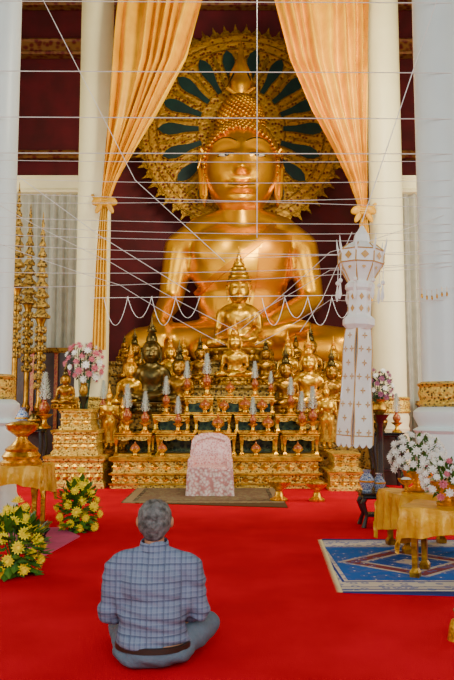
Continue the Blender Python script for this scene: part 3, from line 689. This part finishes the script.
# ---------------- chair
p=fl(210,497);t=thing('covered_armchair','armchair draped in pink lace and white plastic in front of the altar','chair',p+V((0,.3,0)))
def rbox(b,x0,x1,y0,y1,z0,z1,r=.05):
    q=bmesh.new();box(q,x0,x1,y0,y1,z0,z1);bmesh.ops.bevel(q,geom=q.edges[:],offset=r,segments=4,affect='EDGES',profile=.5);me=bpy.data.meshes.new('q');q.to_mesh(me);q.free();b.from_mesh(me);bpy.data.meshes.remove(me)
b=B()
pr=[]
for (yy,k) in ((-.06,.97),(-.03,1),(.04,1),(.07,.97)):
    row=[V((-.31*k,yy,.3)),V((-.325*k,yy,.6)),V((-.30*k,yy,.8)),V((-.25*k,yy,.87*k)),V((-.15*k,yy,.91*k)),V((0,yy,.92*k)),V((.15*k,yy,.91*k)),V((.25*k,yy,.87*k)),V((.30*k,yy,.8)),V((.325*k,yy,.6)),V((.31*k,yy,.3))];pr.append(row)
rings(b,pr);o_=obj('backrest',b,M['lace'],t);o_.location=(0,.22,0);o_.rotation_euler=(-.1,0,0)
b=B();rbox(b,-.28,.28,-.28,.2,.3,.44);obj('seat',b,M['lace'],t)
for s in (-1,1):
    b=B();rbox(b,s*.29-.045,s*.29+.045,-.28,.24,.2,.56,.035);obj('arm',b,M['lace'],t)
b=B()
def sk(u,v):
    a=[(-.33,.24),(-.34,-.3),(.34,-.3),(.33,.24)];k=u*3;i=min(2,int(k));f=k-i
    x=a[i][0]+(a[i+1][0]-a[i][0])*f;y=a[i][1]+(a[i+1][1]-a[i][1])*f;wv=.018*math.sin(u*70)*(1-v)
    return V((x*(1.05-.05*v)+wv*.3,y-wv,.015+.40*v+.02*math.sin(u*18)*v))
grid(b,150,8,sk);obj('cover_skirt',b,M['wlace'],t)
b=B();tube(b,[(-.30,-.07+.16,.62),(-.22,.15-.01,.80),(0,.13,.86),(.22,.14,.80),(.30,.09,.62)],.014,8);obj('piping',b,M['wlace'],t)
# ---------------- mats
def flatmat(name,corners,m,label,h=.012):
    P=[fl(*c) for c in corners];c=(P[0]+P[1]+P[2]+P[3])/4
    b=B();vs=[p-c for p in P];rings(b,[[v+V((0,0,.001)) for v in vs],[v+V((0,0,h)) for v in vs]])
    o=obj(name,b,m,None,False);o.location=c;tag(o,label,'rug');return o,vs
r1=rugmat('mat_pattern',2.4,1.9,[(0,(.10,.05,.02)),(.08,(.28,.18,.09)),(.2,(.08,.05,.03)),(.26,(.18,.11,.06))],(.30,.07,.04),(.24,.22,.10))
flatmat('patterned_mat',[(121,503),(288,508),(277,488),(140,486)],r1,'brown patterned mat in front of the altar under the covered armchair')
flatmat('pink_mat',[(42,558),(80,537),(60,528),(-10,532)],M['pinkmat'],'pink mat between the two yellow flower arrangements')
cor=[(343,593),(500,598),(480,541),(322,540)]
r2=rugmat('blue_rug_pattern',1.95,1.95,[(0,(.03,.04,.18)),(.025,(.70,.63,.50)),(.07,(.03,.05,.26)),(.09,(.68,.60,.48)),(.14,(.03,.05,.26)),(.155,(.68,.60,.48)),(.29,(.02,.05,.28)),(.31,(.66,.56,.44)),(.34,(.02,.12,.46))],(.72,.64,.52),(.10,.14,.38),13,True)
o_,vs_=flatmat('oriental_rug',cor,r2,'blue and cream oriental rug under the offering tables at the right')
b=B();k_n=60;row=[]
for k in range(k_n*2+1):
    u=k/(k_n*2);a=vs_[0].lerp(vs_[3],u);row.append((a+V((.01,0,.006)),a+V((-.05 if k%2 else -.012,0,.004))))
for r0_,r1_ in zip(row,row[1:]):
    b.faces.new([b.verts.new(v) for v in (r0_[0],r1_[0],r1_[1],r0_[1])])
bmesh.ops.remove_doubles(b,verts=b.verts,dist=.0001);obj('fringe',b,M['cream'],o_,False)
# ---------------- offering tables
def offering_table(px,py,w_,d,h,rz,label,clabel,over=.5):
    p=fl(px,py);t=thing('offering_table',label,'table',p,'low carved offering tables',rz)
    b=B();mould(b,-w_/2+.03,w_/2-.03,-d/2+.03,d/2-.03,[(0,h-.1),(.02,h-.08),(0,h-.05),(.03,h-.02),(.03,h)]);obj('tabletop',b,M['wood'],t,False)
    for sx in (-1,1):
        for sy in (-1,1):
            b=B();x,y=sx*(w_/2-.05),sy*(d/2-.05);mould(b,x-.025,x+.025,y-.025,y+.025,[(.01,0),(.014,.05),(-.004,.08),(-.003,h*.5),(.012,h*.8),(.012,h-.1)]);obj('leg',b,M['gold2'],t,False)
    b=B();W2=w_/2+.035;D=d/2+.035;e=h*over
    def f(u,v):
        s=(u-.5)*2*(W2+e);q=(v-.5)*2*(D+e*.8);x=max(-W2,min(W2,s));y=max(-D,min(D,q));ex=abs(s)-W2;ey=abs(q)-D;z=h+.012
        dr=max(0,ex)+max(0,ey)*.9
        if ex>0: x+=math.copysign(.018*math.sin(q*35)+.03*ex/e,s)
        if ey>0: y+=math.copysign(.026*math.sin(s*38)*min(1,ey*8)+.03*ey/e,q)
        if ex>0 and ey>0: dr=max(ex,ey)*1.15+.03
        return V((x,y,z-min(dr,e*1.3)*(1+.12*math.sin(s*9+q*5))-.006*math.sin(s*20)*math.sin(q*17)+.004))
    grid(b,60,50,f);c=obj('silk_cloth',b,M['cloth']);c.location=p;c.rotation_euler=(0,0,rz);tag(c,clabel,'tablecloth','gold silk cloths on low tables')
    return p
q1=offering_table(425,549,.62,.5,.52,.15,'low offering table at the right, the farther of the two','gold silk cloth on the farther right offering table',.66)
q2=offering_table(446,577,.50,.42,.54,-.5,'low carved offering table at the right edge, nearest the camera','gold silk cloth draped over the nearer right offering table',.55)
q3=offering_table(10,532,.70,.45,.70,.0,'table under the gold urn at the left edge','gold silk cloth under the gold urn at the left edge',.42)
q4=black_stand(34,545,.22,.2,'low black stool beside the left gold cloth table',.3)
t=thing('gold_urn','large gold footed urn on the gold cloth table at the left edge','urn',q3+V((.10,0,.715)),s=.46)
b=B();lathe(b,[(.46,0),(.48,.06),(.4,.12),(.44,.2),(.36,.3),(.38,.36),(.24,.46),(.14,.56),(.12,.64),(.2,.7),(.34,.80),(.38,.92),(.36,.94),(.28,.86)],n=32,flute=.015,fn=16);obj('footed_body',b,M['gold'],t)
b=B();lathe(b,[(.30,.90),(.28,.98),(.12,1.0),(.05,1.02)],n=24);obj('lid',b,M['gold2'],t)
def goldbowl(t):
    b=B();lathe(b,[(.09,0),(.1,.02),(.05,.05),(.06,.08),(.13,.13),(.15,.19),(.12,.18)],n=24);obj('gold_bowl',b,M['gold'],t)
arrangement('flower_bowl','white flower bowl on the farther right offering table',q1+V((-.04,.02,.54)),(0,0,.32),(.23,.18,.20),64,'w',.044,goldbowl,'leaf',140,.08,21,group='white flower bowls on the offering tables')
arrangement('flower_bowl','pinkish white bouquet bowl on the nearer right offering table',q2+V((.04,.0,.56)),(0,0,.20),(.20,.16,.17),70,'w',.036,goldbowl,'leaf',120,.08,23,group='white flower bowls on the offering tables',fl2='p',mod=7,jit=(.9,1.3))
t=thing('footed_dish','small gold footed dish on the farther right offering table corner','dish',q1+V((-.2,-.15,.54)),s=.16)
b=B();lathe(b,[(.3,0),(.3,.06),(.12,.15),(.12,.4),(.4,.62),(.5,.8),(.4,.72)],n=20);obj('dish',b,M['gold'],t)
b=B();ell(b,(0,0,.76),(.3,.3,.14));obj('offering',b,M['whitep'],t)
p=fl(456,640);t=thing('brass_bell','small brass bell at the lower right edge of the photo','bell',p,s=.16)
b=B();lathe(b,[(.3,0),(.28,.1),(.22,.5),(.15,.7),(.05,.75)],n=20);obj('bell_body',b,M['gold'],t)
b=B();tube(b,[(0,0,.7),(0,0,1.0)],.04,8);ell(b,(0,0,1.05),(.08,.08,.08));obj('handle',b,M['wood'],t)
# ---------------- lantern
LY=7.0;top=at(362,226,LY);k_=LY/F*1.0
t=thing('paper_lantern','tall white paper lantern with long tail hanging at the right','lantern',top);t.rotation_euler=(0,math.radians(3.0),0)
def py(y): return -(y-226)*k_
def oct_(b,prof,n=8,rot=PI/8): lathe(b,[(r*k_/math.cos(PI/n),py(y)) for r,y in prof][::-1],n=n,rot=rot)
b=B();oct_(b,[(1.5,226),(4,231),(7,236),(8,243),(13,246)]);obj('cap',b,M['paper'],t,False)
b=B();oct_(b,[(13,246),(21,253),(21,266),(15,276),(11,284)]);lan=obj('lantern_body',b,M['paper'],t,False)
b=B()
for i in range(8):
    a=PI/8+i*PI/4
    for (r,y),(r2_,y2) in (((21.6,253),(21.6,266)),((21.6,266),(11.5,284)),((13.6,246),(21.6,253))):
        tube(b,[(math.cos(a)*r*k_*1.08,math.sin(a)*r*k_*1.08,py(y)),(math.cos(a)*r2_*k_*1.08,math.sin(a)*r2_*k_*1.08,py(y2))],.007,5)
    a2=i*PI/4;d=V((math.cos(a2),math.sin(a2),0));s=V((-d.y,d.x,0));an=a+PI/4
    for r,y in ((21.6,253),(21.6,266)):
        tube(b,[(math.cos(a)*r*k_*1.08,math.sin(a)*r*k_*1.08,py(y)),(math.cos(an)*r*k_*1.08,math.sin(an)*r*k_*1.08,py(y))],.006,5)
    for zz,ss in ((259.5,.042),(271,.022)):
        c=d*((21.4 if zz<262 else 18.3)*k_)+V((0,0,py(zz)));q=[c-s*ss+d*.004,c+V((0,0,-ss))+d*.004,c+s*ss+d*.004,c+V((0,0,ss))+d*.004];b.faces.new([b.verts.new(v) for v in q])
obj('gold_trim',b,M['pinkpaper'],lan,False)
for i in range(8):
    a=PI/8+i*PI/4;x,y=math.cos(a)*.23,math.sin(a)*.23
    b=B()
    tube(b,[(x*1.12,y*1.12,py(239)),(x*1.08,y*1.08,py(247)),(x,y,py(254)),(x,y,py(258))],[.002,.01,.014,.003],6);tube(b,[(x,y,py(257)),(x,y,py(299))],.004,5)
    ell(b,(x,y,py(285)),(.022,.022,.024),None,8,6);lathe(b,[(.004,py(304)),(.020,py(299)),(.006,py(288))],c=(x,y,0),n=8);obj('tassel',b,M['paper'],t)
b=B();oct_(b,[(11,284),(14,287),(14,291),(11,294),(11,318),(15,322),(15,328),(11,332)]);nk=obj('neck',b,M['paper'],t,False)
b=B()
for i in range(8):
    a2=i*PI/4;d=V((math.cos(a2),math.sin(a2),0));s=V((-d.y,d.x,0))
    for zz in (300,312):
        c=d*(11.3*k_)+V((0,0,py(zz)));q=[c-s*.024,c+V((0,0,-.038)),c+s*.024,c+V((0,0,.038))];b.faces.new([b.verts.new(v+d*.003) for v in q])
obj('neck_trim',b,M['pinkpaper'],nk,False)
for i in range(4):
    a=i*PI/2+.5;d=V((math.cos(a),math.sin(a),0));s=V((-d.y,d.x,0))
    def f(u,v):
        y=332+114*v+(4*abs(math.sin(u*PI*3)) if v>.98 else 0);hw=(9.5+3.8*v)*k_;return d*hw*(.95)+s*hw*(u-.5)*1.9+V((0,0,py(y)))+d*.012*math.sin(v*9)
    b=B();grid(b,12,20,f);pn=obj('tail_panel',b,M['paper'],t,False)
    b=B()
    for j in range(8):
        v=.06+j*.12
        for uu in ((.5,),(.25,.75))[j%2]:
            c=f(uu,v)+d*.006;ss=.022
            for e in range(4):
                aa=e*PI/2;m1=s*math.cos(aa)+V((0,0,math.sin(aa)));m2=s*math.cos(aa+.5)+V((0,0,math.sin(aa+.5)));m3=s*math.cos(aa-.5)+V((0,0,math.sin(aa-.5)))
                b.faces.new([b.verts.new(w_) for w_ in (c,c+m3*ss*.8,c+m1*ss*1.7,c+m2*ss*.8)])
    for uu in (.02,.98): tube(b,[f(uu,v/10)+d*.004 for v in range(11)],.005,4)
    tube(b,[f(u/10,.93)+d*.004 for u in range(11)],.005,4);obj('panel_trim',b,M['pinkpaper'],pn,False)
# ---------------- sacred strings
def string(pts,Y,label,r=.0045,sag=0,n=16,up=False):
    P=[]
    for i,(a,c) in enumerate(zip(pts,pts[1:])):
        for k in range(n+1 if i==len(pts)-2 else n):
            u=k/n;p=at(a[0]+(c[0]-a[0])*u,a[1]+(c[1]-a[1])*u,Y);p.z-=sag*4*u*(1-u);P.append(p)
    if up:
        d=P[0]-P[1];P.insert(0,P[0]+d*((13.49-P[0].z)/d.z))
    b=B();tube(b,P,r,5);tag(obj('sacred_string',b,M['string'],None),label,'string','white strings strung across the hall')
L,Rr=-16,452
for i,(a,c,s) in enumerate(((1,3,.0),(71,73,.0),(117,119,.0),(153,154,.0),(160,161,.02),(178,180,.05),(193,208,.0),(203,196,.03),(217,224,.03),(225,232,.06),(234,240,.04),(244,254,.05),(258,250,.05),(272,262,.06),(288,266,.05))):
    nm=['topmost','second','third','fourth','fifth','sixth','seventh','eighth','ninth','tenth','eleventh','twelfth','thirteenth','fourteenth','lowest'][i]
    string([(L,a),(Rr,c)],8.18,nm+' white string running straight across between the outer columns',.0058 if i<4 else .0034,s)
string([(257,-60),(257,238)],8.6,'white string hanging straight down in front of the giant Buddha',up=True)
string([(38,-10),(135,180),(225,262)],8.3,'white string slanting from the top left down past the left drape',up=True)
string([(447,-30),(362,222)],7.0,'white string slanting from the top right down to the paper lantern',.005,up=True)
string([(352,232),(322,300),(300,332)],8.4,'white string slanting from beside the lantern to the altar')
string([(18,176),(100,236),(190,292)],8.4,'white string slanting from the left column toward the Buddha arm')
string([(444,262),(330,270),(215,335)],8.2,'white string slanting from the right column to the crowned Buddha',.0034,.02)
string([(-10,200),(110,262),(235,330)],8.2,'white string slanting from the left column to the crowned Buddha',.0034,.02)
string([(-10,240),(120,285),(225,345)],8.2,'lower slanting white string on the left in front of the altar',.0034,.02)
string([(444,300),(330,300),(255,345)],8.2,'lower slanting white string on the right in front of the altar',.0034,.02)
string([(444,215),(330,252),(240,330)],8.2,'upper slanting white string on the right in front of the Buddha arm',.0034,.02)
W2=['first','second','third','fourth','fifth','sixth','seventh','eighth']
for i,(a,c) in enumerate(((104,128),(128,152),(152,176),(176,200),(262,285),(285,308),(308,332),(332,352))):
    string([(a,298),(c,296)],11.2,W2[i]+' sagging string loop from the left hanging above the small Buddhas',.004,.34 if i%2 else .46,20)
string([(90,298),(370,295)],11.2,'straight white string from which the loops hang above the small Buddhas',.004)
t=thing('charm_garland','row of tiny gold charms strung around the right column','garland',at(437,290,8.1));o0=V(t.location)
b=B();tube(b,[at(416,288,8.12)-o0,at(430,290,8.1)-o0,at(460,287,8.12)-o0],.003,5);obj('cord',b,M['string'],t)
for k in range(6):
    b=B();p=at(422+k*5,296+2*math.sin(k),8.1)-o0;ell(b,p,(.012,.012,.03),None,8,6);tube(b,[p,p+V((0,0,.09))],.002,4);obj('charm',b,M['gold'],t)
# ---------------- man
mp=fl(153,664)
t=thing('person','grey haired man in blue plaid shirt sitting cross-legged on the red carpet, seen from behind','person',mp,s=(1.02,1.0,.965))
KL=V((-.205,.32,.10));KR=V((.262,.22,.14))
b=B()
ell(b,(0,0,.12),(.175,.13,.115));ell(b,(0,.0,.28),(.15,.105,.17));ell(b,(0,.005,.44),(.17,.11,.14));caps(b,(-.15,.0,.525),.06,(.15,0,.525),.06)
caps(b,(0,.0,.55),.055,(0,.02,.68),.052);ell(b,(0,.03,.765),(.074,.092,.105));ell(b,(0,.07,.70),(.05,.045,.05));ell(b,(0,.125,.745),(.014,.022,.022));ell(b,(0,.115,.70),(.03,.016,.009));ell(b,(0,.112,.785),(.05,.012,.012))
for s,K in ((-1,KL),(1,KR)):
    ell(b,(s*.03,.112,.765),(.016,.012,.009));ell(b,(s*.086,.03,.752),(.014,.02,.034),(0,0,s*.4))
    caps(b,(s*.19,0,.51),.05,(s*.235,.03,.27),.042);caps(b,(s*.235,.03,.27),.04,(s*.08,.23,.20),.027)
    A=V((-s*.06,.38+s*.04,.06))
    caps(b,(s*.09,.02,.11),.088,K,.062);caps(b,K,.058,A,.04)
    ell(b,A+V((-s*.06,.01,-.015)),(.10,.042,.035),(0,0,s*.2))
    ell(b,(s*.035,.25,.195),(.045,.035,.02),(0,0,s*-.5))
    for k in range(4):
        a0=V((s*.01,.235+k*.016,.195));caps(b,a0,.0095,a0+V((-s*.035,.006,-.004)),.0085,8);caps(b,a0+V((-s*.035,.006,-.004)),.0085,a0+V((-s*(.055+.008*(k in(1,2))),.004,-.02)),.007,8)
    caps(b,(s*.04,.22,.205),.011,(s*.005,.205,.225),.009,8)
link('body',bake(b,.008,3),M['skin'],t)
b=B();ell(b,(0,-.005,.14),(.182,.13,.1));ell(b,(0,-.005,.27),(.180,.130,.18));ell(b,(0,-.002,.42),(.190,.130,.15))
caps(b,(-.155,.0,.515),.070,(.155,0,.515),.070);caps(b,(0,0,.54),.085,(0,.005,.615),.062)
for s in (-1,1):
    caps(b,(s*.07,0,.575),.052,(s*.17,0,.54),.057)
    caps(b,(s*.185,0,.505),.068,(s*.240,.02,.27),.054);caps(b,(s*.240,.02,.27),.052,(s*.15,.15,.225),.044);ell(b,(s*.17,.0,.38),(.06,.07,.12))
me=bake(b,.009,4)
q=bmesh.new();q.from_mesh(me)
for v in q.verts:
    c=v.co;nz=noise.noise(V((c.x*9,c.y*9,c.z*5)))*.014+noise.noise(V((c.x*6+c.z*24,c.y*6,c.z*8)))*.012*(1+2*max(0,.3-c.z)/.3)
    v.co=c+v.normal*nz
    if c.z<.22: v.co+=V((v.normal.x,v.normal.y,0))*.016*math.sin(PI*max(0,(.22-c.z)/.13))
geom=q.verts[:]+q.edges[:]+q.faces[:];bmesh.ops.bisect_plane(q,geom=geom,plane_co=(0,0,.115),plane_no=(0,0,-1),clear_outer=True)
q.to_mesh(me);q.free();me.polygons.foreach_set('use_smooth',[True]*len(me.polygons));sh=link('plaid_shirt',me,M['plaid'],t)
b=B()
rings(b,[[V((math.cos(a)*r*1.05,.012+math.sin(a)*r,z+ .012*math.sin(a))) for a in [2*PI*i/28 for i in range(28)]] for r,z in ((.076,.615),(.069,.650),(.065,.656),(.062,.645))],False,False);obj('collar',b,M['plaid'],sh)
b=B();ell(b,(0,0,.070),(.215,.150,.078));ell(b,(0,0,.10),(.190,.142,.05))
for s,K in ((-1,KL),(1,KR)):
    A=V((-s*.02,.38+s*.035,.07))
    caps(b,(s*.10,.02,.095),.1,K,.078);caps(b,K+V((0,0,-.01)),.074,A,.055)
me=bake(b,.009,4);q=bmesh.new();q.from_mesh(me)
for v in q.verts:
    c=v.co;v.co=c+v.normal*(noise.noise(V((c.x*12+c.z*8,c.y*10,c.z*16)))*.014)
    v.co.z=max(.004,v.co.z)
q.to_mesh(me);q.free();me.polygons.foreach_set('use_smooth',[True]*len(me.polygons));link('trousers',me,M['trouser'],t)
b=B()
rings(b,[[V((math.cos(a)*(.190+o),math.sin(a)*(.146+o),z)) for a in [2*PI*i/48 for i in range(48)]] for o,z in ((-.006,.096),(.006,.099),(.004,.126),(-.008,.129))],False,False);obj('belt',b,M['belt'],t)
b=B();ell(b,(0,.022,.785),(.089,.104,.094));ell(b,(0,.0,.745),(.086,.085,.078));ell(b,(0,-.02,.70),(.06,.052,.045))
me=bake(b,.006,6);q=bmesh.new();q.from_mesh(me)
dele=[v for v in q.verts if (v.co.y>.09 and v.co.z<.80) or (v.co.y>.035 and v.co.z<.765)]
bmesh.ops.delete(q,geom=dele,context='VERTS')
for v in q.verts:
    c=v.co;v.co=c+v.normal*(noise.noise(V((c.x*55,c.y*55,c.z*16)))*.004)
q.to_mesh(me);q.free();me.polygons.foreach_set('use_smooth',[True]*len(me.polygons));link('hair',me,M['hair'],t)
